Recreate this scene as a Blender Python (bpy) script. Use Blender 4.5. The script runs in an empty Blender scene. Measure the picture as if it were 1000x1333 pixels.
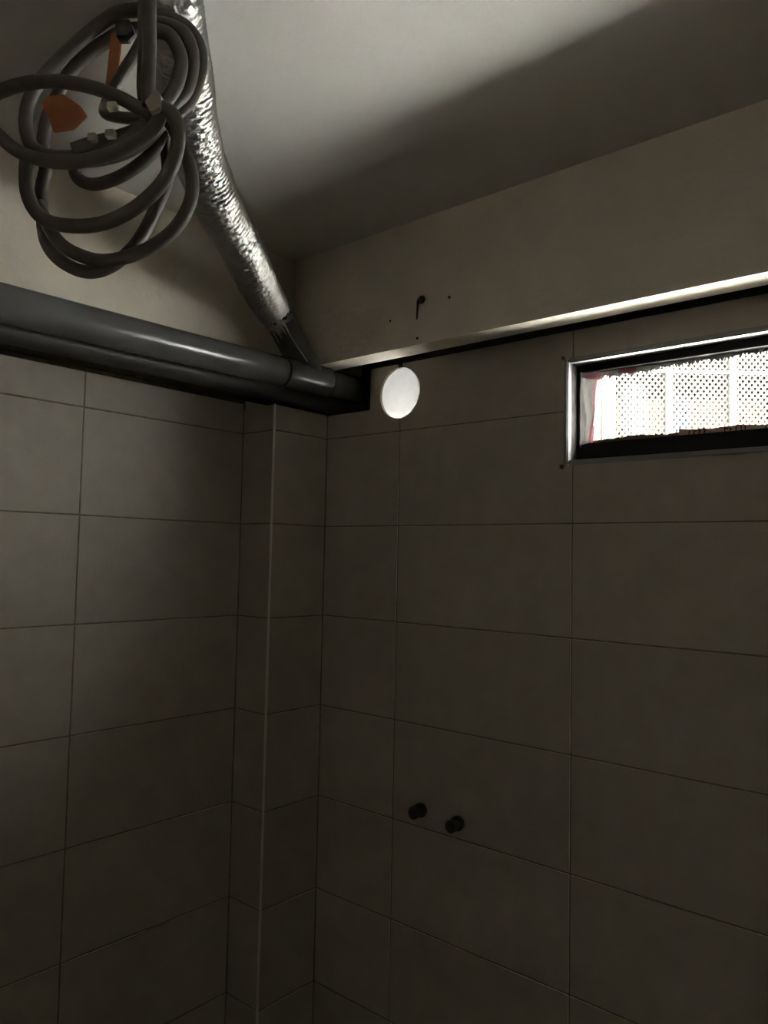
import bpy, bmesh, math, random
from mathutils import Vector, Matrix, noise

S = bpy.context.scene
COL = S.collection
random.seed(7)
Z0 = 1.8                      # height of the tile joint at eye level

# ------------------------------------------------------------------ camera
CAM = Vector((1.8619, -1.8497, Z0 - 0.0944))
YAW, PITCH, ROLL, FPX = 0.7122, 0.0567, 0.0205, 998.7
fwd = Vector((-math.sin(YAW) * math.cos(PITCH), math.cos(YAW) * math.cos(PITCH), math.sin(PITCH)))
r0 = fwd.cross(Vector((0, 0, 1))).normalized()
u0 = r0.cross(fwd)
RIGHT = math.cos(ROLL) * r0 + math.sin(ROLL) * u0
UP = -math.sin(ROLL) * r0 + math.cos(ROLL) * u0
cd = bpy.data.cameras.new('camera')
cd.sensor_fit = 'HORIZONTAL'; cd.sensor_width = 36; cd.lens = FPX / 1000 * 36
cd.clip_start = 0.02
cam = bpy.data.objects.new('camera', cd); COL.objects.link(cam)
M = Matrix((RIGHT, UP, -fwd)).transposed().to_4x4(); M.translation = CAM
cam.matrix_world = M
S.camera = cam

# ------------------------------------------------------------------ sky, exposure
SKY = 48.0
w = bpy.data.worlds.new('overcast_sky'); S.world = w; w.use_nodes = True
bg = w.node_tree.nodes['Background']
bg.inputs[0].default_value = (1.0, 0.985, 0.95, 1); bg.inputs[1].default_value = SKY
S.view_settings.view_transform = 'Standard'; S.view_settings.look = 'None'
S.view_settings.gamma = 1; S.view_settings.exposure = 1.15
S.view_settings.use_curve_mapping = False


def pix(x, y, D):
    """a point at depth D along the sight line measured while planning the room"""
    return CAM + D * (fwd + RIGHT * ((x - 500) / FPX) - UP * ((y - 666.5) / FPX))


# ------------------------------------------------------------------ materials
def mat(name, col, rough=0.6, metal=0.0, noise_scale=None, noise_amt=0.15, bump=0.0, bump_scale=60, rand=0.0, spec=0.5):
    m = bpy.data.materials.new(name); m.use_nodes = True
    nt = m.node_tree; b = nt.nodes['Principled BSDF']
    b.inputs['Roughness'].default_value = rough; b.inputs['Metallic'].default_value = metal
    b.inputs['Specular IOR Level'].default_value = spec
    b.inputs['Base Color'].default_value = (*col, 1)
    tc = nt.nodes.new('ShaderNodeTexCoord')
    out = None
    if noise_scale:
        n = nt.nodes.new('ShaderNodeTexNoise'); n.inputs['Scale'].default_value = noise_scale
        n.inputs['Detail'].default_value = 6
        nt.links.new(tc.outputs['Object'], n.inputs['Vector'])
        mr = nt.nodes.new('ShaderNodeMapRange')
        mr.inputs['From Min'].default_value = 0.3; mr.inputs['From Max'].default_value = 0.7
        mr.inputs['To Min'].default_value = 1 - noise_amt; mr.inputs['To Max'].default_value = 1 + noise_amt
        nt.links.new(n.outputs['Fac'], mr.inputs['Value'])
        fac = mr.outputs['Result']
        if rand:
            oi = nt.nodes.new('ShaderNodeObjectInfo')
            m2 = nt.nodes.new('ShaderNodeMapRange')
            m2.inputs['To Min'].default_value = 1 - rand; m2.inputs['To Max'].default_value = 1 + rand
            nt.links.new(oi.outputs['Random'], m2.inputs['Value'])
            mu = nt.nodes.new('ShaderNodeMath'); mu.operation = 'MULTIPLY'
            nt.links.new(fac, mu.inputs[0]); nt.links.new(m2.outputs['Result'], mu.inputs[1])
            fac = mu.outputs[0]
        vm = nt.nodes.new('ShaderNodeVectorMath'); vm.operation = 'SCALE'
        vm.inputs[0].default_value = col
        nt.links.new(fac, vm.inputs['Scale'])
        nt.links.new(vm.outputs['Vector'], b.inputs['Base Color'])
    if bump:
        n2 = nt.nodes.new('ShaderNodeTexNoise'); n2.inputs['Scale'].default_value = bump_scale
        n2.inputs['Detail'].default_value = 5
        nt.links.new(tc.outputs['Object'], n2.inputs['Vector'])
        bp = nt.nodes.new('ShaderNodeBump'); bp.inputs['Strength'].default_value = bump
        bp.inputs['Distance'].default_value = 0.01
        nt.links.new(n2.outputs['Fac'], bp.inputs['Height'])
        nt.links.new(bp.outputs['Normal'], b.inputs['Normal'])
    return m


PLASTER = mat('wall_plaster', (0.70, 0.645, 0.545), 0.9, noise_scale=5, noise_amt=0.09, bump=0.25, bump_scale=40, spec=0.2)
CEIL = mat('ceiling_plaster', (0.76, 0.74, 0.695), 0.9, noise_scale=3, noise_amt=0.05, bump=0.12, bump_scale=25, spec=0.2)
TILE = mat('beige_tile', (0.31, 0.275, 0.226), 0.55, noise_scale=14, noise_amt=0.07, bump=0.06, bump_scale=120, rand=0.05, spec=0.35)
GROUT = mat('dark_grout', (0.15, 0.128, 0.10), 0.95, noise_scale=30, noise_amt=0.3, spec=0.1)
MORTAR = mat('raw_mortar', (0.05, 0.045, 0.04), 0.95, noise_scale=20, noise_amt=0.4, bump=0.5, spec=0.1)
SOFFIT_SHADE = mat('brown_soffit_shade', (0.075, 0.06, 0.042), 0.95, noise_scale=20, noise_amt=0.3, bump=0.4, spec=0.1)  # brown tone stands for the shade beneath the plaster edge
CONCRETE = mat('floor_screed', (0.12, 0.108, 0.09), 0.9, noise_scale=6, noise_amt=0.25, bump=0.3)
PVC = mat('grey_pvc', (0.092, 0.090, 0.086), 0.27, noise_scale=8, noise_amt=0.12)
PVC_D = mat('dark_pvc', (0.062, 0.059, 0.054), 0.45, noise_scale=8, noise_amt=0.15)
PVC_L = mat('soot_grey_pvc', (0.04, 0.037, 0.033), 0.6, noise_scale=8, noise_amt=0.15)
RING = mat('pipe_joint_rubber', (0.02, 0.02, 0.02), 0.6, noise_scale=30, noise_amt=0.2)
FOIL = mat('aluminium_foil', (0.52, 0.51, 0.48), 0.34, 1.0, noise_scale=25, noise_amt=0.15, bump=0.5, bump_scale=90)
STRAND = mat('silver_thread', (0.8, 0.78, 0.72), 0.35, 0.6, noise_scale=40, noise_amt=0.1)
HOSE = mat('grey_brown_hose', (0.07, 0.058, 0.047), 0.55, noise_scale=18, noise_amt=0.25)
ORANGE = mat('faded_orange', (0.30, 0.098, 0.03), 0.6, noise_scale=20, noise_amt=0.3)
TERM = mat('cream_plastic', (0.6, 0.56, 0.46), 0.5, noise_scale=20, noise_amt=0.1)
BLACK = mat('black_plastic', (0.008, 0.008, 0.008), 0.5, noise_scale=20, noise_amt=0.2)
BLACKALU = mat('black_aluminium', (0.007, 0.0065, 0.006), 0.8, noise_scale=20, noise_amt=0.2, spec=0.1)
REVEAL = mat('dark_reveal_mortar', (0.06, 0.055, 0.05), 0.9, noise_scale=30, noise_amt=0.3, spec=0.1)
TRIM = mat('white_pvc_trim', (0.18, 0.178, 0.171), 0.55, noise_scale=10, noise_amt=0.05)
EDGE = mat('grey_corner_trim', (0.55, 0.51, 0.43), 0.35, noise_scale=10, noise_amt=0.05)
RUST = mat('rusty_steel', (0.045, 0.03, 0.022), 0.8, noise_scale=60, noise_amt=0.4)
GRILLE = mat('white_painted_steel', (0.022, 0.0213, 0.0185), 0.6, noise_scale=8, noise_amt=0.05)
OCHRE = mat('ochre_render', (0.40, 0.30, 0.14), 0.9, noise_scale=3, noise_amt=0.3)
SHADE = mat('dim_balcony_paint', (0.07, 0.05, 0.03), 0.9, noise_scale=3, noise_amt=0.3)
CLOTHW = mat('white_cotton', (0.16, 0.16, 0.155), 0.9, noise_scale=8, noise_amt=0.05)
CLOTHB = mat('pale_blue_cotton', (0.09, 0.105, 0.16), 0.9, noise_scale=8, noise_amt=0.1)


def film_mat(name, col, trans, transp, nscale=18):
    """thin plastic film: part see-through, part glowing with the daylight behind it, part diffuse"""
    m = bpy.data.materials.new(name); m.use_nodes = True
    nt = m.node_tree; nt.nodes.remove(nt.nodes['Principled BSDF'])
    out = nt.nodes['Material Output']
    d = nt.nodes.new('ShaderNodeBsdfDiffuse'); t = nt.nodes.new('ShaderNodeBsdfTranslucent'); tp = nt.nodes.new('ShaderNodeBsdfTransparent')
    tc = nt.nodes.new('ShaderNodeTexCoord'); n = nt.nodes.new('ShaderNodeTexNoise'); n.inputs['Scale'].default_value = nscale
    n.inputs['Detail'].default_value = 4
    nt.links.new(tc.outputs['Object'], n.inputs['Vector'])
    cr = nt.nodes.new('ShaderNodeValToRGB')
    cr.color_ramp.elements[0].position = 0.34; cr.color_ramp.elements[1].position = 0.62
    cr.color_ramp.elements[0].color = (*[c * 0.62 for c in trans], 1); cr.color_ramp.elements[1].color = (*trans, 1)
    nt.links.new(n.outputs['Fac'], cr.inputs['Fac']); nt.links.new(cr.outputs['Color'], t.inputs['Color'])
    d.inputs['Color'].default_value = (*col, 1)
    a = nt.nodes.new('ShaderNodeAddShader'); nt.links.new(d.outputs[0], a.inputs[0]); nt.links.new(t.outputs[0], a.inputs[1])
    mx = nt.nodes.new('ShaderNodeMixShader'); mx.inputs[0].default_value = transp
    nt.links.new(a.outputs[0], mx.inputs[1]); nt.links.new(tp.outputs[0], mx.inputs[2])
    nt.links.new(mx.outputs[0], out.inputs['Surface'])
    return m


HOLEFILM = film_mat('milky_plastic_film', (0.2, 0.2, 0.19), (0.030, 0.0301, 0.0292), 0.0, 48)
FILLFILM = film_mat('milky_fill_panel', (0.4, 0.38, 0.34), (0.034, 0.032, 0.0272), 0.0, 3)  # pane of the added door, passes daylight as soft fill
FILMW = film_mat('white_protective_film', (0.5, 0.48, 0.46), (0.03, 0.029, 0.028), 0.0, 60)
FILMP = film_mat('pink_film_edge', (0.5, 0.22, 0.25), (0.034, 0.017, 0.019), 0.0, 40)
FILMC = film_mat('clear_crumpled_film', (0.25, 0.24, 0.23), (0.019, 0.0178, 0.017), 0.004, 60)
FILMD = film_mat('soiled_brown_film', (0.14, 0.09, 0.07), (0.001, 0.0007, 0.0006), 0.0, 60)
FILMI = film_mat('dark_printing_ink', (0.03, 0.02, 0.018), (0.0002, 0.0002, 0.0002), 0.0, 60)

GLASS = bpy.data.materials.new('clear_window_glass'); GLASS.use_nodes = True
nt = GLASS.node_tree; nt.nodes.remove(nt.nodes['Principled BSDF'])
tp = nt.nodes.new('ShaderNodeBsdfTransparent'); gl = nt.nodes.new('ShaderNodeBsdfGlossy'); gl.inputs['Roughness'].default_value = 0.02
tp.inputs['Color'].default_value = (0.93, 0.94, 0.93, 1)
mx = nt.nodes.new('ShaderNodeMixShader'); mx.inputs[0].default_value = 0.05
nt.links.new(tp.outputs[0], mx.inputs[1]); nt.links.new(gl.outputs[0], mx.inputs[2])
nt.links.new(mx.outputs[0], nt.nodes['Material Output'].inputs['Surface'])


# ------------------------------------------------------------------ helpers
def new_obj(name, bm, m, parent=None, smooth=False):
    me = bpy.data.meshes.new(name); bm.normal_update(); bm.to_mesh(me); bm.free()
    me.materials.append(m)
    if smooth:
        for f in me.polygons: f.use_smooth = True
    o = bpy.data.objects.new(name, me); COL.objects.link(o)
    if parent: o.parent = parent
    return o


def empty(name, loc=(0, 0, 0)):
    o = bpy.data.objects.new(name, None); COL.objects.link(o); o.location = loc; o.empty_display_size = 0.1
    return o


def tag(o, label, cat=None, kind=None, group=None):
    o['label'] = label
    if cat: o['category'] = cat
    if kind: o['kind'] = kind
    if group: o['group'] = group
    return o


def box(bm, x0, x1, y0, y1, z0, z1):
    v = [bm.verts.new((x, y, z)) for x in (x0, x1) for y in (y0, y1) for z in (z0, z1)]
    for f in ((0, 1, 3, 2), (4, 6, 7, 5), (0, 4, 5, 1), (2, 3, 7, 6), (0, 2, 6, 4), (1, 5, 7, 3)):
        bm.faces.new([v[i] for i in f])


def prism_y(bm, pts, y0, y1):
    """polygon in (x, z) pushed from y0 to y1"""
    a = [bm.verts.new((x, y0, z)) for x, z in pts]; b = [bm.verts.new((x, y1, z)) for x, z in pts]
    fs = [bm.faces.new(a), bm.faces.new(b[::-1])]
    n = len(pts)
    for i in range(n): bm.faces.new((a[i], b[i], b[(i + 1) % n], a[(i + 1) % n]))
    bmesh.ops.recalc_face_normals(bm, faces=bm.faces)
    bmesh.ops.triangulate(bm, faces=[f for f in fs if len(f.verts) > 4])


def catmull(P, n=10, closed=False):
    out = []; N = len(P)
    rng = range(N) if closed else range(N - 1)
    for i in rng:
        g = (lambda k: P[k % N]) if closed else (lambda k: P[min(max(k, 0), N - 1)])
        a, b, c, d = g(i - 1), g(i), g(i + 1), g(i + 2)
        for k in range(n):
            t = k / n
            out.append(0.5 * ((2 * b) + (c - a) * t + (2 * a - 5 * b + 4 * c - d) * t * t + (3 * b - a - 3 * c + d) * t ** 3))
    if not closed: out.append(P[-1].copy())
    return out


def sweep(bm, path, rad, seg=12, closed=False, cap=True):
    """tube along path; rad is a number or rad(i, angle)"""
    N = len(path); rings = []
    nrm = None
    for i, q in enumerate(path):
        a = path[(i - 1) % N] if (closed or i > 0) else path[i]
        b = path[(i + 1) % N] if (closed or i < N - 1) else path[i]
        t = (b - a).normalized()
        if nrm is None:
            nrm = t.cross(Vector((0.3, 0.2, 1))).normalized()
        nrm = (nrm - t * nrm.dot(t)).normalized()
        bi = t.cross(nrm)
        ring = []
        for k in range(seg):
            an = 2 * math.pi * k / seg
            r = rad(i, an) if callable(rad) else rad
            ring.append(bm.verts.new(q + r * (math.cos(an) * nrm + math.sin(an) * bi)))
        rings.append(ring)
    for i in range(N if closed else N - 1):
        A = rings[i]; B = rings[(i + 1) % N]
        for k in range(seg): bm.faces.new((A[k], A[(k + 1) % seg], B[(k + 1) % seg], B[k]))
    if cap and not closed:
        bm.faces.new(rings[0][::-1]); bm.faces.new(rings[-1])


def lathe(bm, base, axis, prof, seg=32):
    """prof: list of (distance along the axis, radius)"""
    axis = axis.normalized(); n = axis.orthogonal().normalized(); b = axis.cross(n); rings = []
    for h, r in prof:
        rings.append([bm.verts.new(base + axis * h + r * (math.cos(2 * math.pi * k / seg) * n + math.sin(2 * math.pi * k / seg) * b)) for k in range(seg)])
    for A, B in zip(rings, rings[1:]):
        for k in range(seg): bm.faces.new((A[k], A[(k + 1) % seg], B[(k + 1) % seg], B[k]))
    bm.faces.new(rings[0][::-1]); bm.faces.new(rings[-1])
    bmesh.ops.recalc_face_normals(bm, faces=bm.faces)


# ------------------------------------------------------------------ room shell
CZ = Z0 + 0.888               # ceiling
SOF = Z0 + 0.516              # underside of the beam over the window wall
BF, BR = 0.139, 0.056         # front and rear of the beam
TT = Z0 + 0.515               # tile top on the window wall
XM, YM = 2.75, -2.75          # far corners of the room, behind the camera
TH = 0.010                    # tile thickness
PD, PL = 0.1542, 0.2394       # pilaster depth and width
WX0, WX1, WZ0, WZ1 = 0.893, 1.493, Z0 + 0.154, Z0 + 0.443
HX, HZ, HR = 0.319, Z0 + 0.422, 0.081
NX, NZ = 0.195, Z0 + 0.380    # corner cut-out for the pipes

bm = bmesh.new(); box(bm, -0.4, XM + 0.1, YM - 0.1, 0.1, -0.1, 0)
tag(new_obj('floor', bm, CONCRETE), 'grey unfinished screed floor', kind='structure')
bm = bmesh.new(); box(bm, -0.4, XM + 0.1, YM - 0.1, 0.26, CZ, CZ + 0.12)
ceiling = tag(new_obj('ceiling', bm, CEIL), 'off-white plastered ceiling', kind='structure')

# rear walls, behind the camera
bm = bmesh.new(); box(bm, XM, XM + 0.1, YM - 0.1, 0.1, 0, CZ)
tag(new_obj('wall_rear_right', bm, TILE), 'tiled wall behind the camera', kind='structure')
DX0, DX1, DZ = 1.55, 2.35, 2.05  # doorway and door are added here, unseen, to let in fill light
bm = bmesh.new(); box(bm, -0.4, DX0, YM - 0.1, YM, 0, CZ); box(bm, DX1, XM, YM - 0.1, YM, 0, CZ); box(bm, DX0, DX1, YM - 0.1, YM, DZ, CZ)
tag(new_obj('wall_rear_left', bm, TILE), 'tiled wall with the added doorway behind the camera', kind='structure')
door = empty('fill_door_1', ((DX0 + DX1) / 2, YM - .05, 0)); tag(door, 'added door with a milky upper pane for fill light behind the camera', kind='structure')
for a in ((DX0, DX0 + .06, 0, DZ), (DX1 - .06, DX1, 0, DZ), (DX0 + .06, DX1 - .06, DZ - .06, DZ), (DX0 + .06, DX1 - .06, 0, 1.25)):
    bm = bmesh.new(); box(bm, a[0], a[1], YM - .07, YM - .03, a[2], a[3])
    o = new_obj('fill_door_frame', bm, TRIM, door); o.matrix_parent_inverse = Matrix.Translation(-Vector(door.location))
bm = bmesh.new(); box(bm, DX0 + .06, DX1 - .06, YM - .052, YM - .05, 1.25, DZ - .06)
bmesh.ops.delete(bm, geom=[f for f in bm.faces if abs(f.calc_center_median().y - (YM - .05)) > .0005], context='FACES')
o = new_obj('milky_fill_pane', bm, FILLFILM, door); o.matrix_parent_inverse = Matrix.Translation(-Vector(door.location))

# left wall: substrate set back behind the tiles, plaster above that stands forward
LT = Z0 + 0.402
bm = bmesh.new()
box(bm, -0.40, -PD - TH, YM, 0.1, 0, LT + 0.014)
box(bm, -0.40, -0.03, YM, 0.20, LT + 0.014, CZ)
wall_left = tag(new_obj('wall_left', bm, PLASTER), 'beige plaster wall with tiling below the grey pipes', kind='structure')
bm = bmesh.new(); box(bm, -PD - TH - 0.001, -PD - 0.0022, YM, -PL + TH, 0.0, LT - 0.002)
new_obj('grout', bm, GROUT, wall_left)
bm = bmesh.new(); box(bm, -PD - TH, -0.0302, YM, 0.199, LT + 0.012, LT + 0.0139); box(bm, -PD - TH - .001, -PD - TH + .003, YM, -PL + .01, LT - .002, LT + .012)  # thin slabs over the plaster, with its shade put into their colour
new_obj('soffit_shade_slab', bm, SOFFIT_SHADE, wall_left)

# pilaster in the corner
bm = bmesh.new(); box(bm, -PD - TH + 0.001, -TH, -PL + TH, 0.1, 0, Z0 + 0.383)
wall_pilaster = tag(new_obj('wall_pilaster', bm, MORTAR), 'tiled pilaster boxed out in the corner', kind='structure')
bm = bmesh.new(); box(bm, -TH - 0.001, -0.0022, -PL + 0.003, TH, 0, Z0 + 0.381)
box(bm, -PD + 0.001, -0.004, -PL + 0.0022, -PL + TH + .001, 0, Z0 + 0.381)
new_obj('grout', bm, GROUT, wall_pilaster)
bm = bmesh.new(); box(bm, -0.006, 0.0012, -PL - 0.0012, -PL + 0.006, 0, Z0 + 0.385)
bmesh.ops.bevel(bm, geom=bm.edges[:], offset=0.0018, segments=2, affect='EDGES')
tag(new_obj('trim_1', bm, EDGE), 'slim light corner strip up the edge of the pilaster', kind='structure')


# window wall substrate, with the window, the round hole and the corner cut-out left open
def arc(a0, a1, n=16, r=HR):
    return [(HX + r * math.cos(math.radians(a0 + (a1 - a0) * i / n)), HZ + r * math.sin(math.radians(a0 + (a1 - a0) * i / n))) for i in range(n + 1)]


ST = Z0 + 0.508
bm = bmesh.new()
sub = lambda pts: prism_y(bm, pts, TH, 0.11)
KX0, KX1, KZ0, KZ1 = 0.207, 0.425, Z0 + 0.08, Z0 + 0.5075      # opening in the masonry behind the round hole
sub([(-0.3, 0), (KX0, 0), (KX0, ST), (NX + .004, ST), (NX + .004, NZ - .002), (-0.3, NZ - .002)])
sub([(KX0, 0), (KX1, 0), (KX1, KZ0), (KX0, KZ0)])
sub([(KX0, KZ1), (KX1, KZ1), (KX1, ST), (KX0, ST)])
sub([(KX1, 0), (WX0, 0), (WX0, ST), (KX1, ST)])
sub([(WX0, 0), (WX1, 0), (WX1, WZ0), (WX0, WZ0)])
sub([(WX0, WZ1), (WX1, WZ1), (WX1, ST), (WX0, ST)])
sub([(WX1, 0), (XM + .1, 0), (XM + .1, ST), (WX1, ST)])
for a in ((WX0 - .25, WX0, Z0 - .2, ST - .03), (WX1, WX1 + .25, Z0 - .2, ST - .03), (WX0, WX1, WZ1, ST - .03)):
    box(bm, a[0], a[1], .11, .225, a[2], a[3])
wall_right = tag(new_obj('wall_right', bm, MORTAR), 'window wall of mortar behind large beige tiles', kind='structure')
bm = bmesh.new()
g = lambda pts: prism_y(bm, pts, 0.0022, TH + 0.001)
g([(0.0, 0.0), (WX0, 0.0), (WX0, Z0 + 0.3405), (0, Z0 + 0.3405)])
g([(NX + .02, Z0 + 0.335), (HX - HR - .005, Z0 + 0.335), (HX - HR - .005, TT - .004), (NX + .02, TT - .004)])
g([(HX + HR + .005, Z0 + 0.335), (WX0, Z0 + 0.335), (WX0, TT - .004), (HX + HR + .005, TT - .004)])
g([(WX0, 0), (XM, 0), (XM, WZ0), (WX0, WZ0)])
g([(WX0, WZ1), (WX1, WZ1), (WX1, TT - .004), (WX0, TT - .004)])
g([(WX1, WZ0), (XM, WZ0), (XM, TT - .004), (WX1, TT - .004)])
new_obj('grout', bm, GROUT, wall_right)

# the dark chase behind the corner cut-out and the slot between beam and tiles
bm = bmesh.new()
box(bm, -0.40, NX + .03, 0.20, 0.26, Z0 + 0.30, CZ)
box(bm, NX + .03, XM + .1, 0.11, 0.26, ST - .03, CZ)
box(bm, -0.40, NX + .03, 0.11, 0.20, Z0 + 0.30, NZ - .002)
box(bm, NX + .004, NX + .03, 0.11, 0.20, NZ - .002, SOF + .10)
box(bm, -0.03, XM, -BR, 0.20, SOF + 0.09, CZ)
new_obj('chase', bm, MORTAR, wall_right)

# beam over the window wall
bm = bmesh.new(); box(bm, -0.03, XM, -BF, -BR, SOF, CZ)
beam = new_obj('ceiling_beam', bm, PLASTER)
tag(beam, 'plastered concrete beam running along the top of the window wall', kind='structure')


# ------------------------------------------------------------------ tiles, each its own piece
def tile_from_bm(bm, parent):
    bmesh.ops.recalc_face_normals(bm, faces=bm.faces)
    o = new_obj('tile', bm, TILE, parent)
    return o


G = 0.0021
mesh_cache = {}


def rect_tile(parent, plane, a0, a1, z0, z1, off):
    """plane 'y': tile in the xz plane facing -y at y=off; 'x': in the yz plane facing +x at x=off"""
    wdt, hgt = round(a1 - a0 - 2 * G, 4), round(z1 - z0 - 2 * G, 4)
    key = (plane, wdt, hgt)
    if key not in mesh_cache:
        bm = bmesh.new()
        if plane == 'y': box(bm, -wdt / 2, wdt / 2, 0, TH - 0.001, -hgt / 2, hgt / 2)
        else: box(bm, -TH + 0.001, 0, -wdt / 2, wdt / 2, -hgt / 2, hgt / 2)
        bmesh.ops.bevel(bm, geom=bm.edges[:], offset=0.0009, segments=1, affect='EDGES')
        o = tile_from_bm(bm, parent); mesh_cache[key] = o.data
    else:
        o = bpy.data.objects.new('tile', mesh_cache[key]); COL.objects.link(o); o.parent = parent
    c, z = (a0 + a1) / 2, (z0 + z1) / 2
    j = random.uniform(-0.0004, 0.0004)
    o.location = (c, off + j, z) if plane == 'y' else (off + j, c, z)
    o.rotation_euler = (random.uniform(-1, 1) * .0012, random.uniform(-1, 1) * .0004, random.uniform(-1, 1) * .0012) if plane == 'y' else \
        (random.uniform(-1, 1) * .0004, random.uniform(-1, 1) * .0012, random.uniform(-1, 1) * .0012)
    return o


def cut_tile(parent, pts):
    cx = sum(q[0] for q in pts) / len(pts); cz = sum(q[1] for q in pts) / len(pts)
    bm = bmesh.new(); prism_y(bm, [(x - cx, z - cz) for x, z in pts], 0, TH - .001)
    o = tile_from_bm(bm, parent); o.location = (cx, 0, cz)
    return o


RZ = [Z0 + 0.3 * k for k in range(-6, 2)]          # joint heights from the floor up to Z0 + 0.3
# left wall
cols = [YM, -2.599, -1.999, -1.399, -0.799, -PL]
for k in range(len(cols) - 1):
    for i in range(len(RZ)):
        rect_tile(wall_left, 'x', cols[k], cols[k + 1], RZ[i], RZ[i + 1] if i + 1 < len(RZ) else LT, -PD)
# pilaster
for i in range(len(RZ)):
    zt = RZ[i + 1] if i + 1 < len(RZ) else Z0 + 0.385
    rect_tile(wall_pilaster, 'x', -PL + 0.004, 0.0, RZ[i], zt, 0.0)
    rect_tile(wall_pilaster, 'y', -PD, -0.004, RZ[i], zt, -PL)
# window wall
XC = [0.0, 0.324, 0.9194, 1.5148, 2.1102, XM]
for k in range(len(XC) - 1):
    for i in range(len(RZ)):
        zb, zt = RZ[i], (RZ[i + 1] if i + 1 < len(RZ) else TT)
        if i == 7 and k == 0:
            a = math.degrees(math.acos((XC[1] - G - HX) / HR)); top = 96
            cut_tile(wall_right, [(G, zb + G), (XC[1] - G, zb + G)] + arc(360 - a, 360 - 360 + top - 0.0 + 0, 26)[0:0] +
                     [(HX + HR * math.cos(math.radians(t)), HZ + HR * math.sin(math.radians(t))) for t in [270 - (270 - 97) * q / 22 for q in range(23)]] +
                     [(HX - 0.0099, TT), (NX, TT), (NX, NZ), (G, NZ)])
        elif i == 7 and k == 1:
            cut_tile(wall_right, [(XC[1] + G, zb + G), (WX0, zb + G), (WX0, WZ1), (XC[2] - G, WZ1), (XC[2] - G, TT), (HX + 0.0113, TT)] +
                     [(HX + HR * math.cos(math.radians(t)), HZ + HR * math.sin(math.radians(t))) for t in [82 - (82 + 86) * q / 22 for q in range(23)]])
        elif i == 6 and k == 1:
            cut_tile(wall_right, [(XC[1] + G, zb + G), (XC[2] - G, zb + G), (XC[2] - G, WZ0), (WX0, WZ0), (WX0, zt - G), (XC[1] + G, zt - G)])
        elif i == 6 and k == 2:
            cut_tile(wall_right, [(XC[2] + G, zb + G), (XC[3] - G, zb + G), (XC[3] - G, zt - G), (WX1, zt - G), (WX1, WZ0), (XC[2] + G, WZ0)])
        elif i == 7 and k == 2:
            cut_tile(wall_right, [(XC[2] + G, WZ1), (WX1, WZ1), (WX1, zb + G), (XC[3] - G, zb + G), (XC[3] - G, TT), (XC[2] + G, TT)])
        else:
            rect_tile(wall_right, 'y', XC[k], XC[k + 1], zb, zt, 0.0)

# milky film stretched behind the round hole
bm = bmesh.new(); V = []
fx0, fx1, fz0, fz1, nf = KX0 + .0005, KX1 - .0005, Z0 + 0.3445, KZ1 - .0005, 20
for j in range(nf + 1):
    row = []
    for i in range(nf + 1):
        x, z = (fx0 + (fx1 - fx0) * i / nf), (fz0 + (fz1 - fz0) * j / nf)
        row.append(bm.verts.new((x - HX, 0.0022 * noise.noise(Vector((x * 30, z * 22, 1))), z - HZ)))
    V.append(row)
for j in range(nf):
    for i in range(nf): bm.faces.new((V[j][i], V[j][i + 1], V[j + 1][i + 1], V[j + 1][i]))
film = new_obj('hole_cover_film', bm, HOLEFILM, None, True); film.location = (HX, 0.023, HZ)
tag(film, 'milky plastic film hung behind the round vent hole, bright with daylight', 'plastic film')

# ------------------------------------------------------------------ window
win = empty('window_1', ((WX0 + WX1) / 2, 0.05, WZ0))
tag(win, 'small high strip window with black frame and white tile trim', kind='structure')
wl = Vector(win.location)


def wpart(name, bm, m, smooth=False, parent=None):
    o = new_obj(name, bm, m, None, smooth)
    o.parent = parent or win
    o.matrix_parent_inverse = Matrix.Translation(-wl)
    return o


TW = 0.014
for nm, (a0, a1, c0, c1) in {'l': (WX0, WX0 + TW, WZ0, WZ1), 'r': (WX1 - TW, WX1, WZ0, WZ1),
                             't': (WX0 + TW, WX1 - TW, WZ1 - TW, WZ1), 'b': (WX0 + TW, WX1 - TW, WZ0, WZ0 + TW)}.items():
    bm = bmesh.new(); box(bm, a0, a1, -0.004, 0.018, c0, c1)
    bmesh.ops.bevel(bm, geom=bm.edges[:], offset=0.003, segments=2, affect='EDGES')
    wpart('tile_trim', bm, TRIM)
for x, z in ((WX0 - .002, WZ1 + .002), (WX0 - .004, WZ0 - .002), (WX1 + .002, WZ1 + .002), (WX1 + .002, WZ0 - .002)):
    bm = bmesh.new(); lathe(bm, Vector((x, 0.004, z)), Vector((0, -1, 0)), [(0, .0062), (.0065, .0055), (.0075, .003)], 10)
    wpart('corner_gap_filler', bm, BLACK)
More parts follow.
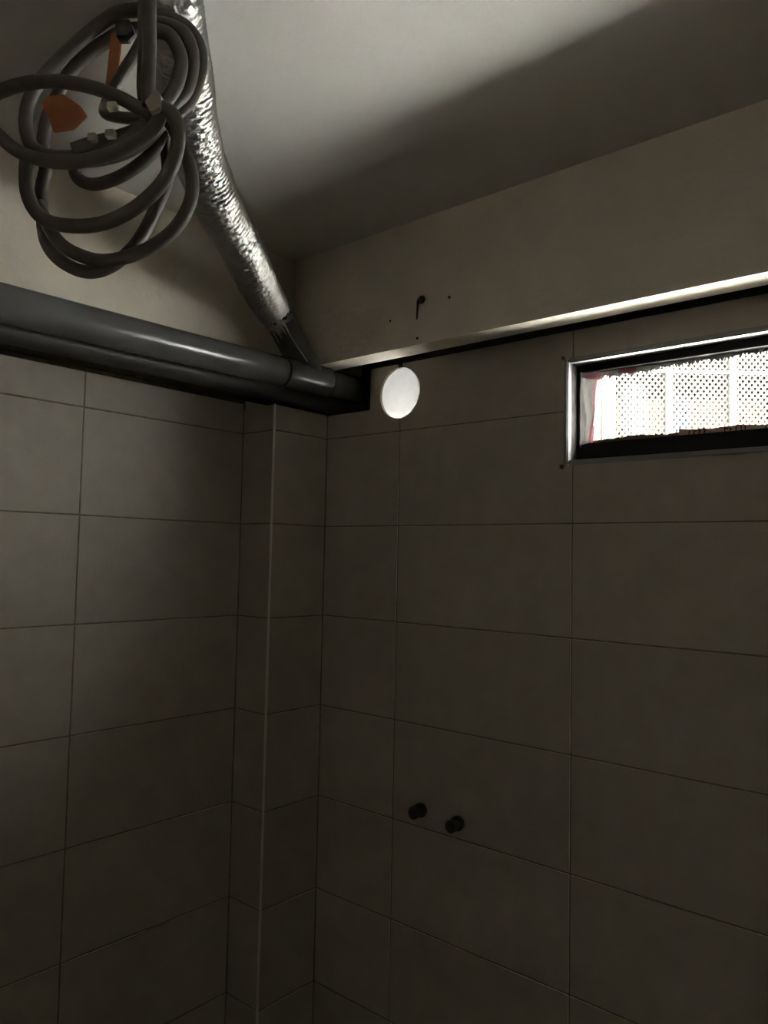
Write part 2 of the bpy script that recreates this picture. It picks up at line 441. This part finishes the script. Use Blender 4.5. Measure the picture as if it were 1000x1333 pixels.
# reveal lining behind the trim
for (a0, a1, c0, c1) in ((WX0, WX0 + .010, WZ0, WZ1), (WX1 - .010, WX1, WZ0, WZ1), (WX0 + .01, WX1 - .01, WZ1 - .010, WZ1), (WX0 + .01, WX1 - .01, WZ0, WZ0 + .010)):
    bm = bmesh.new(); box(bm, a0, a1, 0.018, 0.11, c0, c1)
    wpart('reveal_lining', bm, REVEAL)
FX0, FX1, FZ0, FZ1 = WX0 + .0105, WX1 - .0105, WZ0 + .0105, WZ1 - .0105
FY0, FY1 = 0.055, 0.098
OX0, OX1, OZ0, OZ1 = FX0 + .008, FX1 - .008, Z0 + 0.220, Z0 + 0.412
for nm, (a0, a1, c0, c1) in {'stile': (FX0, OX0, FZ0, FZ1), 'stile_': (OX1, FX1, FZ0, FZ1), 'top_rail': (OX0, OX1, OZ1, FZ1), 'bottom_rail': (OX0, OX1, FZ0, OZ0 - .012)}.items():
    bm = bmesh.new(); box(bm, a0, a1, FY0, FY1, c0, c1)
    bmesh.ops.bevel(bm, geom=bm.edges[:], offset=0.002, segments=2, affect='EDGES')
    wpart(nm.strip('_'), bm, BLACKALU)
bm = bmesh.new(); box(bm, OX0, OX1, FY0 + .012, FY1, OZ0 - .012, OZ0)
wpart('sliding_track', bm, BLACKALU)
bm = bmesh.new(); box(bm, OX0, OX1, 0.084, 0.088, OZ0, OZ1)
wpart('pane', bm, GLASS)
bm = bmesh.new(); box(bm, WX0 - .04, WX1 + .04, 0.111, 0.29, WZ0 - .05, WZ0 - .02)  # added sill, out of view, cuts steep light onto the beam underside
wpart('added_glare_sill', bm, CONCRETE)


# torn film left on the frame
def ragged_strip(name, x0, x1, ztop, down, amp, y, m, seed, n=90, flip=False, lean=0.004):
    bm = bmesh.new(); rnd = random.Random(seed); A = []; B = []
    for i in range(n + 1):
        t = i / n; x = x0 + (x1 - x0) * t
        d = down * (0.65 + 0.5 * noise.noise(Vector((x * 9, seed, 0)))) + amp * rnd.random() ** 2 + amp * 0.5 * noise.noise(Vector((x * 60, seed, 4)))
        d = max(d, 0.0015)
        A.append(bm.verts.new((x, y, ztop)))
        B.append(bm.verts.new((x + rnd.uniform(-.001, .001), y + lean * noise.noise(Vector((x * 40, seed, 2))), ztop + (d if flip else -d))))
    for i in range(n): bm.faces.new((A[i], A[i + 1], B[i + 1], B[i]))
    ex = bmesh.ops.extrude_face_region(bm, geom=bm.faces[:])
    for v in ex['geom']:
        if isinstance(v, bmesh.types.BMVert): v.co.y += 0.0004
    return wpart(name, bm, m)


ragged_strip('torn_film', OX0 + .01, OX0 + .30, OZ1 + .001, 0.018, 0.012, 0.078, FILMW, 3)
ragged_strip('torn_film', OX0 + .28, OX1, OZ1 + .001, 0.011, 0.010, 0.080, FILMW, 11)
ragged_strip('torn_film', OX0 + .10, OX0 + .15, OZ1 + .0005, 0.014, 0.004, 0.0765, FILMP, 5, 14)
ragged_strip('torn_film', OX0 + .012, OX1, OZ0, 0.012, 0.004, 0.074, FILMD, 17, 110, True)
ragged_strip('torn_film', OX0 + .26, OX1, OZ0, 0.018, 0.003, 0.0725, film_mat('printed_pinkish_film', (0.35, 0.24, 0.2), (0.04, 0.028, 0.025), 0, 50), 23, 60, True)
# illegible dark print along the film on the bottom track
rnd = random.Random(41)
bm = bmesh.new(); x = OX0 + .285
while x < OX1 - .02:
    hgt = rnd.uniform(.009, .015)
    box(bm, x, x + .0028, 0.0715, 0.0722, OZ0 + .001, OZ0 + hgt)
    if rnd.random() < .55: box(bm, x + .0028, x + rnd.uniform(.005, .009), 0.0715, 0.0722, OZ0 + hgt - .003, OZ0 + hgt)
    if rnd.random() < .3: box(bm, x + .0028, x + .006, 0.0715, 0.0722, OZ0 + hgt * .5 - .001, OZ0 + hgt * .5 + .0015)
    x += rnd.uniform(.008, .014) + (0.035 if rnd.random() < .12 else 0)
wpart('film_print', bm, FILMI)


# crumpled sheet at the left side
def crumple(name, corners, m, nu, nv, amp, seed):
    bm = bmesh.new(); P = [Vector(c) for c in corners]; V = []
    for j in range(nv + 1):
        row = []
        for i in range(nu + 1):
            u, v = i / nu, j / nv
            q = (P[0] * (1 - u) + P[1] * u) * (1 - v) + (P[3] * (1 - u) + P[2] * u) * v
            q = q + Vector((noise.noise(Vector((q.x * 70, q.z * 14, seed))) * amp * .6, noise.noise(Vector((q.x * 110, q.z * 16, seed + 5))) * amp, 0))
            row.append(bm.verts.new(q))
        V.append(row)
    for j in range(nv):
        for i in range(nu): bm.faces.new((V[j][i], V[j][i + 1], V[j + 1][i + 1], V[j + 1][i]))
    return wpart(name, bm, m, True)


crumple('crumpled_film', [(OX0 + .001, .062, OZ0 - .004), (OX0 + .030, .070, OZ0 + .001), (OX0 + .042, .072, OZ1 - .006), (OX0 - .001, .060, OZ1 - .001)], FILMC, 16, 24, .006, 1)
crumple('pink_film_fold', [(OX0 + .022, .066, OZ0 + .000), (OX0 + .034, .068, OZ0 + .002), (OX0 + .036, .069, OZ0 + .045), (OX0 + .026, .066, OZ0 + .05)], FILMP, 6, 10, .005, 2)
crumple('pink_film_fold', [(OX0 + .003, .060, OZ1 - .012), (OX0 + .050, .068, OZ1 - .024), (OX0 + .055, .070, OZ1 - .008), (OX0 + .004, .060, OZ1 + .0)], FILMP, 10, 6, .005, 3)
crumple('pink_film_fold', [(OX0 + .028, .067, OZ0 + .04), (OX0 + .032, .067, OZ0 + .04), (OX0 + .044, .069, OZ1 - .016), (OX0 + .036, .069, OZ1 - .016)], FILMP, 4, 14, .004, 4)

# ------------------------------------------------------------------ pipes
PX, PZ, PR = 0.08, Z0 + 0.47, 0.046
paxis = Vector((0, 1, 0.01)).normalized()
pp = lambda y: Vector((PX, y, PZ + 0.01 * y))
pipe = empty('drain_pipe', (PX, YM, PZ - .0275))
tag(pipe, 'thick grey plastic pipe under the plaster with a slanted branch', 'pipe')
pl = Vector(pipe.location)


def sub_of(root, name, bm, m, smooth=True):
    o = new_obj(name, bm, m, None, smooth)
    o.parent = root; o.matrix_parent_inverse = Matrix.Translation(-Vector(root.location))
    return o


def autosmooth(o, ang=35):
    me = o.data
    bm = bmesh.new(); bm.from_mesh(me)
    for e in bm.edges:
        if len(e.link_faces) == 2 and e.calc_face_angle(0) > math.radians(ang): e.smooth = False
    bm.to_mesh(me); bm.free()
    return o


bm = bmesh.new(); lathe(bm, pp(YM + .001), paxis, [(0, PR), (pp(-0.272).y - YM, PR)], 48)
autosmooth(sub_of(pipe, 'pipe_run', bm, PVC))
bm = bmesh.new(); lathe(bm, pp(-0.285), paxis, [(0, PR - .001), (0.0005, PR + .0035), (.188, PR + .0035), (.1885, PR - .001)], 48)
fit = autosmooth(sub_of(pipe, 'branch_fitting', bm, PVC))
for yy in (-0.2885, -0.0965):
    bm = bmesh.new(); lathe(bm, pp(yy), paxis, [(0, PR), (0.0005, PR + .0042), (.004, PR + .0042), (.0045, PR)], 48)
    autosmooth(sub_of(pipe, 'joint_ring', bm, RING))
bm = bmesh.new(); lathe(bm, pp(-0.094), paxis, [(0, PR), (.155, PR), (.165, PR - .004), (.17, PR - .012)], 48)
autosmooth(sub_of(pipe, 'pipe_end', bm, PVC))
th = math.radians(86)
BD = Vector((math.cos(th), -1, math.sin(th))).normalized()
BB = pp(-0.155)
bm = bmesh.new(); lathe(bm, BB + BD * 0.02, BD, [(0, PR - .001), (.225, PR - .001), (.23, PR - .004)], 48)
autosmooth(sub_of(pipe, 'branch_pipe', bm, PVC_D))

# second, thinner pipe behind and below
QX, QZ, QR = 0.006, Z0 + 0.4235, 0.034
p2 = empty('lower_drain_pipe', (QX, YM, QZ - QR))
tag(p2, 'darker thinner pipe tucked beneath the thick grey branch pipe', 'pipe')
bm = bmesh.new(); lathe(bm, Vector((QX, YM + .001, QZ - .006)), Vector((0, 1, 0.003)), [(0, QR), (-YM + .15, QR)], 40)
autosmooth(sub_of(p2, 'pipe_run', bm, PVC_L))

# ------------------------------------------------------------------ flexible foil duct
BE = BB + BD * 0.205
ctrl = [BE, BB + BD * 0.262, pix(338, 372, 2.14), pix(314, 322, 1.95), pix(286, 272, 1.79), pix(264, 218, 1.67), pix(247, 155, 1.53), pix(238, 90, 1.42),
        pix(231, 35, 1.33), pix(228, -15, 1.27)]
ctrl.append(Vector((ctrl[-1].x, ctrl[-1].y, CZ + .02)))
path = catmull(ctrl, 60)
# even spacing
L = [0.0]
for a, b in zip(path, path[1:]): L.append(L[-1] + (b - a).length)
N = int(L[-1] / 0.0024); ev = []; j = 0
for i in range(N + 1):
    s = L[-1] * i / N
    while j < len(L) - 2 and L[j + 1] < s: j += 1
    t = (s - L[j]) / max(L[j + 1] - L[j], 1e-9); ev.append(path[j].lerp(path[j + 1], t))
DR = 0.0535


def duct_r(i, an):
    s = i * L[-1] / N
    ph = s / 0.0125 + an / (2 * math.pi)
    r = DR + 0.0022 * math.sin(2 * math.pi * ph)
    r += 0.0018 * math.sin(11 * an + 2 * math.pi * 0.5 * math.floor(ph)) * math.cos(2 * math.pi * ph)
    r += 0.0028 * noise.noise(Vector((math.cos(an) * 2.2, math.sin(an) * 2.2, s * 16)))
    if s < 0.05: r = min(r, DR) * (0.93 + 0.07 * s / 0.05) + 0.0015 * noise.noise(Vector((an * 6, s * 80, 3)))
    if s > L[-1] - .22: r *= 1 - 0.20 * min(1, (s - L[-1] + .22) / .15)
    return r


duct = empty('foil_duct', tuple(BE))
tag(duct, 'silver foil flexible duct curving down from the ceiling to the branch pipe', 'duct')
bm = bmesh.new(); sweep(bm, ev, duct_r, 72, cap=False)
sub_of(duct, 'duct_sleeve', bm, FOIL)


def strand(pts, r=.0011, m=STRAND, name='foil_strand'):
    bm = bmesh.new(); sweep(bm, catmull(pts, 8), r, 6); return sub_of(duct, name, bm, m)


side = BD.cross(Vector((0, 0, 1))).normalized()
tocam = (CAM - BE).normalized(); tocam = (tocam - BD * tocam.dot(BD)).normalized(); sd = BD.cross(tocam)
R1 = PR + .0008
ring = lambda h, a, r=R1: BB + BD * h + r * (math.cos(a) * tocam + math.sin(a) * sd)
strand([ring(.235, .1, DR + .002), ring(.20, .12, R1 + .004), ring(.17, .15), ring(.13, .2), ring(.09, .28), ring(.075, .3)], .0014)
strand([ring(.275, -.6, DR + .003), ring(.23, -.65, DR), ring(.19, -.75, R1 + .003), ring(.165, -.8, R1 + .002)], .0012)
strand([ring(.225, -1.3, DR), pix(332, 418, 2.42), pix(324, 440, 2.46), pix(318, 452, 2.48)], .0014)
for k in range(7):
    a = random.uniform(-1.2, 1.2); h = random.uniform(.185, .215)
    bm = bmesh.new()
    q0, q1, q2 = ring(h + .03, a, DR + .0005), ring(h + .03, a + random.uniform(.15, .35), DR + .0005), ring(h - random.uniform(.0, .02), a + .2, R1 + .004)
    v = [bm.verts.new(q) for q in (q0, q1, q2)]; v += [bm.verts.new(q - tocam * .0006) for q in (q0, q1, q2)]
    bm.faces.new(v[:3]); bm.faces.new(v[5:2:-1])
    for i in range(3): bm.faces.new((v[i], v[(i + 1) % 3], v[3 + (i + 1) % 3], v[3 + i]))
    sub_of(duct, 'torn_foil_flap', bm, FOIL, False)

# ------------------------------------------------------------------ hanging coil of hose
HD = 1.15
top = pix(192, -10, HD)
coil = empty('hose_coil', (top.x, top.y, CZ))
tag(coil, 'tangled coil of grey-brown hose hung from the ceiling with orange tags', 'hose')


def hose(pts, r=.0102, name='hose_loop', closed=False, m=HOSE):
    P = [pix(x * .4, y * .4, d) for x, y, d in pts]
    bm = bmesh.new(); sweep(bm, catmull(P, 9, closed), r, 14, closed)
    return sub_of(coil, name, bm, m)


def drop(x, y, d, r, name='hanging_strand'):
    q = pix(x * .4, 2, d)
    P = [Vector((q.x, q.y, CZ + .005)), Vector((q.x, q.y, (CZ + q.z) / 2)), q, pix(x * .4, 60, d), pix((x - 4) * .4, 110, d), pix(x * .4, y * .4, d)]
    bm = bmesh.new(); sweep(bm, catmull(P, 9), r, 14)
    return sub_of(coil, name, bm, HOSE)


# numbers are the traced course of each turn and its distance
drop(486, 345, 1.085, .0102)
drop(470, 330, 1.12, .0095)
hose([(470, 30, 1.15), (440, 34, 1.16), (380, 44, 1.17), (300, 98, 1.18), (220, 168, 1.185), (160, 228, 1.19), (112, 292, 1.19), (86, 360, 1.185), (86, 430, 1.18), (112, 484, 1.165), (180, 512, 1.15), (280, 505, 1.13), (390, 470, 1.12), (470, 410, 1.115), (505, 360, 1.12)], .0102)
hose([(450, 95, 1.17), (400, 105, 1.185), (310, 158, 1.20), (245, 215, 1.21), (195, 290, 1.215), (150, 400, 1.21), (140, 500, 1.205), (150, 545, 1.205), (135, 620, 1.205), (138, 700, 1.20), (152, 790, 1.19), (200, 850, 1.18), (275, 884, 1.175), (350, 872, 1.175), (425, 815, 1.18), (475, 745, 1.19), (515, 660, 1.20), (545, 580, 1.21), (540, 480, 1.21), (520, 390, 1.2)], .0102)
hose([(510, 395, 1.10), (460, 358, 1.10), (390, 318, 1.10), (300, 285, 1.105), (200, 266, 1.11), (110, 268, 1.12), (20, 290, 1.125), (-60, 330, 1.13), (-70, 380, 1.125), (-10, 435, 1.115), (50, 487, 1.105), (120, 516, 1.10), (210, 528, 1.095), (310, 516, 1.09), (410, 482, 1.085), (490, 430, 1.085), (520, 380, 1.09)], .0098)
hose([(470, 120, 1.14), (430, 190, 1.145), (390, 250, 1.15), (350, 330, 1.15), (345, 370, 1.145), (420, 385, 1.14), (490, 380, 1.13)], .0085)
hose([(90, 500, 1.16), (85, 560, 1.155), (90, 630, 1.15), (118, 690, 1.145), (170, 725, 1.14), (250, 736, 1.135), (330, 728, 1.13), (410, 695, 1.12), (480, 645, 1.11), (535, 585, 1.10), (570, 510, 1.095), (580, 430, 1.09), (560, 372, 1.085), (525, 350, 1.085)], .0105)
hose([(120, 660, 1.165), (150, 720, 1.165), (185, 780, 1.165), (240, 822, 1.16), (330, 848, 1.155), (440, 828, 1.15), (540, 772, 1.15), (600, 700, 1.155), (626, 620, 1.16), (615, 530, 1.165), (580, 450, 1.16), (545, 380, 1.14), (525, 345, 1.12)], .0102)
hose([(240, 515, 1.18), (250, 575, 1.18), (300, 600, 1.175), (370, 584, 1.17), (440, 545, 1.165), (500, 490, 1.16), (530, 420, 1.15)], .0095)
hose([(240, 490, 1.12), (300, 470, 1.12), (380, 450, 1.12), (450, 425, 1.12), (515, 385, 1.12)], .011)
hose([(250, 520, 1.15), (320, 515, 1.145), (400, 495, 1.14), (470, 455, 1.14), (520, 400, 1.135)], .0115)
hose([(500, 50, 1.16), (560, 62, 1.17), (610, 90, 1.18), (645, 140, 1.185), (655, 200, 1.185), (642, 275, 1.18), (610, 340, 1.165), (560, 385, 1.15)], .0098)
hose([(495, 75, 1.145), (550, 82, 1.15), (600, 110, 1.155), (625, 165, 1.16), (625, 230, 1.16), (605, 295, 1.155), (560, 345, 1.145), (520, 370, 1.135)], .0102)
hose([(500, 100, 1.13), (545, 110, 1.135), (575, 150, 1.14), (590, 205, 1.14), (575, 275, 1.14), (545, 325, 1.135), (515, 350, 1.125)], .0105)


def slab(name, quad, d, m, thick=.004):
    bm = bmesh.new(); Q = [pix(x * .4, y * .4, d) for x, y in quad]; n = fwd * thick
    a = [bm.verts.new(q) for q in Q]; b = [bm.verts.new(q + n) for q in Q]; k = len(Q)
    bm.faces.new(a); bm.faces.new(b[::-1])
    for i in range(k): bm.faces.new((a[i], b[i], b[(i + 1) % k], a[(i + 1) % k]))
    bmesh.ops.recalc_face_normals(bm, faces=bm.faces)
    bmesh.ops.bevel(bm, geom=bm.edges[:], offset=.0012, segments=2, affect='EDGES')
    o = sub_of(coil, name, bm, m, False); return o


tag(slab('orange_tag', [(135, 345), (150, 312), (205, 305), (262, 345), (282, 375), (238, 418), (172, 428), (158, 380)], 1.14, ORANGE, .006), 'faded orange tag')
tag(slab('orange_strap', [(360, 105), (398, 105), (388, 200), (372, 285), (342, 280), (352, 190)], 1.165, ORANGE, .004), 'faded orange strap')
slab('cable_clip', [(374, 68), (420, 60), (432, 95), (412, 118), (378, 118)], 1.13, BLACK, .02)
for q, (x, y, sx) in enumerate(((362, 340, 16), (297, 442, 14), (356, 430, 16))):
    slab('connector', [(x - sx, y - 11), (x + sx, y - 13), (x + sx, y + 11), (x - sx, y + 13)], 1.095, TERM, .012)
slab('knot_tape', [(470, 330), (505, 288), (520, 300), (525, 350), (490, 365)], 1.07, mat('beige_tape', (0.3, 0.26, 0.22), .7, noise_scale=30, noise_amt=.2), .03)

# ------------------------------------------------------------------ capped water outlets, wall anchor
for (x, z, lab) in ((0.437, Z0 - .848, 'black capped water outlet stub closer to the pilaster corner'), (0.571, Z0 - .855, 'black capped water outlet stub farther from the pilaster corner')):
    o = empty('water_outlet', (x, 0, z)); tag(o, lab, 'pipe stub', group='water outlets on the window wall')
    b = Vector((x, 0.006, z)); ax = Vector((0, -1, 0))
    bm = bmesh.new(); lathe(bm, b, ax, [(0, .021), (.014, .021), (.017, .018)], 24); autosmooth(sub_of(o, 'socket', bm, BLACK))
    bm = bmesh.new(); lathe(bm, b, ax, [(.016, .013), (.034, .013), (.034, .018), (.048, .018), (.051, .015)], 6 * 4); autosmooth(sub_of(o, 'plug', bm, BLACK))
NY = -BF
nail = empty('wall_anchor', (0.512, NY, Z0 + 0.645)); tag(nail, 'small rusty anchor bolt bent down on the beam face', 'bolt')
bm = bmesh.new(); lathe(bm, Vector((.513, NY + .0005, Z0 + .645)), Vector((0, -1, 0)), [(0, .0115), (.004, .0115), (.007, .008)], 14); autosmooth(sub_of(nail, 'washer', bm, RUST))
bm = bmesh.new(); sweep(bm, catmull([Vector((.513, NY + .002, Z0 + .645)), Vector((.511, NY - .011, Z0 + .641)), Vector((.508, NY - .013, Z0 + .625)), Vector((.504, NY - .011, Z0 + .586))], 6), lambda i, a: .0072 - .00030 * i, 10)
sub_of(nail, 'bent_shank', bm, RUST)
for (x, z, r) in ((0.610, Z0 + .632, .005), (0.394, Z0 + .605, .004), (.498, Z0 + .535, .005)):
    bm = bmesh.new(); lathe(bm, Vector((x, NY + .0005, z)), Vector((0, -1, 0)), [(0, r), (.0012, r * .8)], 9)
    sub_of(beam, 'plaster_chip', bm, RUST)

# ------------------------------------------------------------------ balcony grille across the way
ug = Vector((math.cos(YAW), math.sin(YAW), 0)); vg = Vector((-math.sin(YAW), math.cos(YAW), 0))
GD = 3.6
go = pix(870, 600, GD); go.z = 0


def gpt(u, d, z): return go + ug * u + vg * d + Vector((0, 0, z))


def gbox(bm, u0, u1, d0, d1, z0, z1):
    v = [bm.verts.new(gpt(a, b, c)) for a in (u0, u1) for b in (d0, d1) for c in (z0, z1)]
    for f in ((0, 1, 3, 2), (4, 6, 7, 5), (0, 4, 5, 1), (2, 3, 7, 6), (0, 2, 6, 4), (1, 5, 7, 3)): bm.faces.new([v[i] for i in f])
    bmesh.ops.recalc_face_normals(bm, faces=bm.faces)


U0, U1, GZ0, GZ1 = -0.60, 1.25, Z0 - 0.1, Z0 + 1.0
gr = empty('balcony_grille', tuple(gpt(0, 0, GZ0))); tag(gr, 'white steel balcony grille with diamond mesh outside the window', 'grille')
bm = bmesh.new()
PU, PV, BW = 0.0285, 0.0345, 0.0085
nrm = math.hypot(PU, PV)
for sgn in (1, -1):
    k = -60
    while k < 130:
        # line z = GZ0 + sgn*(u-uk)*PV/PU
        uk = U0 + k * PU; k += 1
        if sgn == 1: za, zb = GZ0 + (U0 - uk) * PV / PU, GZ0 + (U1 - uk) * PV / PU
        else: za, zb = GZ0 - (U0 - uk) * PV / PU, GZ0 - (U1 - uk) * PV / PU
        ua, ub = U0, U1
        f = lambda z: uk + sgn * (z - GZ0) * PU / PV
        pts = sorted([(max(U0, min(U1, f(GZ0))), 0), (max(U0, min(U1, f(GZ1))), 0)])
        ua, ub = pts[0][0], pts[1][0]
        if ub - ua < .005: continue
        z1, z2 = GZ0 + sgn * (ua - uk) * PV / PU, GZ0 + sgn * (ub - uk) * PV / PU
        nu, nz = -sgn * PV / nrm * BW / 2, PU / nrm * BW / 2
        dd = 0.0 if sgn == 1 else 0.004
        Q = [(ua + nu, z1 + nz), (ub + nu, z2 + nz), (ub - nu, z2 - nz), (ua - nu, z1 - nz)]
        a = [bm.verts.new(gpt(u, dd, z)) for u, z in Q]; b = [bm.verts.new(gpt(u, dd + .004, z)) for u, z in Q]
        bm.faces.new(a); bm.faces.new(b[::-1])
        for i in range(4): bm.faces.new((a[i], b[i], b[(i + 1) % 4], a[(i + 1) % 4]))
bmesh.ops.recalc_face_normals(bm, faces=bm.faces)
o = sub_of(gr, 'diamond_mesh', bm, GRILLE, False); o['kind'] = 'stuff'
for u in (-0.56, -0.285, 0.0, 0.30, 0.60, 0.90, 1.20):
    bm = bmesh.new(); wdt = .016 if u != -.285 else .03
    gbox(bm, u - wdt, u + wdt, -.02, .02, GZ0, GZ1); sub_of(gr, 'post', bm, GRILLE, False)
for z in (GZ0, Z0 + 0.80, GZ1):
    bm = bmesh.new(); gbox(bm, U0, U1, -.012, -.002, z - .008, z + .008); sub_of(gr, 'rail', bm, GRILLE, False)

bal = empty('neighbour_balcony', tuple(gpt(.3, .8, GZ0 - .1))); tag(bal, 'shaded ochre balcony seen behind the white diamond grille', 'balcony')
BDp = 1.6
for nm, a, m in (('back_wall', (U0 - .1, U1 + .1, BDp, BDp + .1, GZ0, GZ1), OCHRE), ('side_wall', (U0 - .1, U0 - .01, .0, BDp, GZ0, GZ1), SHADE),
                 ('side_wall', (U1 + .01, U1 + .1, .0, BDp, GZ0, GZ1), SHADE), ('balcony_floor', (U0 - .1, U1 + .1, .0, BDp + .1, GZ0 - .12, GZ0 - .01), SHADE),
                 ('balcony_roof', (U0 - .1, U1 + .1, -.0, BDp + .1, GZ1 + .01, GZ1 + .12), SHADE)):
    bm = bmesh.new(); gbox(bm, *a); sub_of(bal, nm, bm, m, False)


def cloth(u0, u1, d, z0, z1, m, lab, seed):
    bm = bmesh.new(); A = []; n = 24
    for i in range(n + 1):
        u = u0 + (u1 - u0) * i / n; y = d + .02 * math.sin(i * .9 + seed)
        zt = z1 - .03 * abs(2 * i / n - 1) ** 3; zb = z0 + .015 * math.sin(i * .7 + seed)
        A.append([bm.verts.new(gpt(u, y + dy, z)) for dy in (0, .004) for z in (zb, zt)])
    for a, b in zip(A, A[1:]):
        bm.faces.new((a[0], b[0], b[1], a[1])); bm.faces.new((a[2], a[3], b[3], b[2])); bm.faces.new((a[1], b[1], b[3], a[3])); bm.faces.new((a[0], a[2], b[2], b[0]))
    bm.faces.new((A[0][0], A[0][1], A[0][3], A[0][2])); bm.faces.new((A[-1][0], A[-1][2], A[-1][3], A[-1][1]))
    bmesh.ops.recalc_face_normals(bm, faces=bm.faces)
    o = new_obj('hanging_cloth', bm, m, None, True); tag(o, lab, 'cloth', group='laundry behind the grille')
    return o


cloth(-.20, -.08, .07, Z0 + .1, Z0 + .76, CLOTHW, 'white cloth hanging alone behind the diamond grille', 1)
cloth(.02, .08, .09, Z0 + .1, Z0 + .73, CLOTHW, 'narrow white cloth hanging beside the pale blue one', 2)
cloth(.09, .14, .12, Z0 + .1, Z0 + .70, CLOTHB, 'pale blue cloth hanging behind the diamond grille', 3)
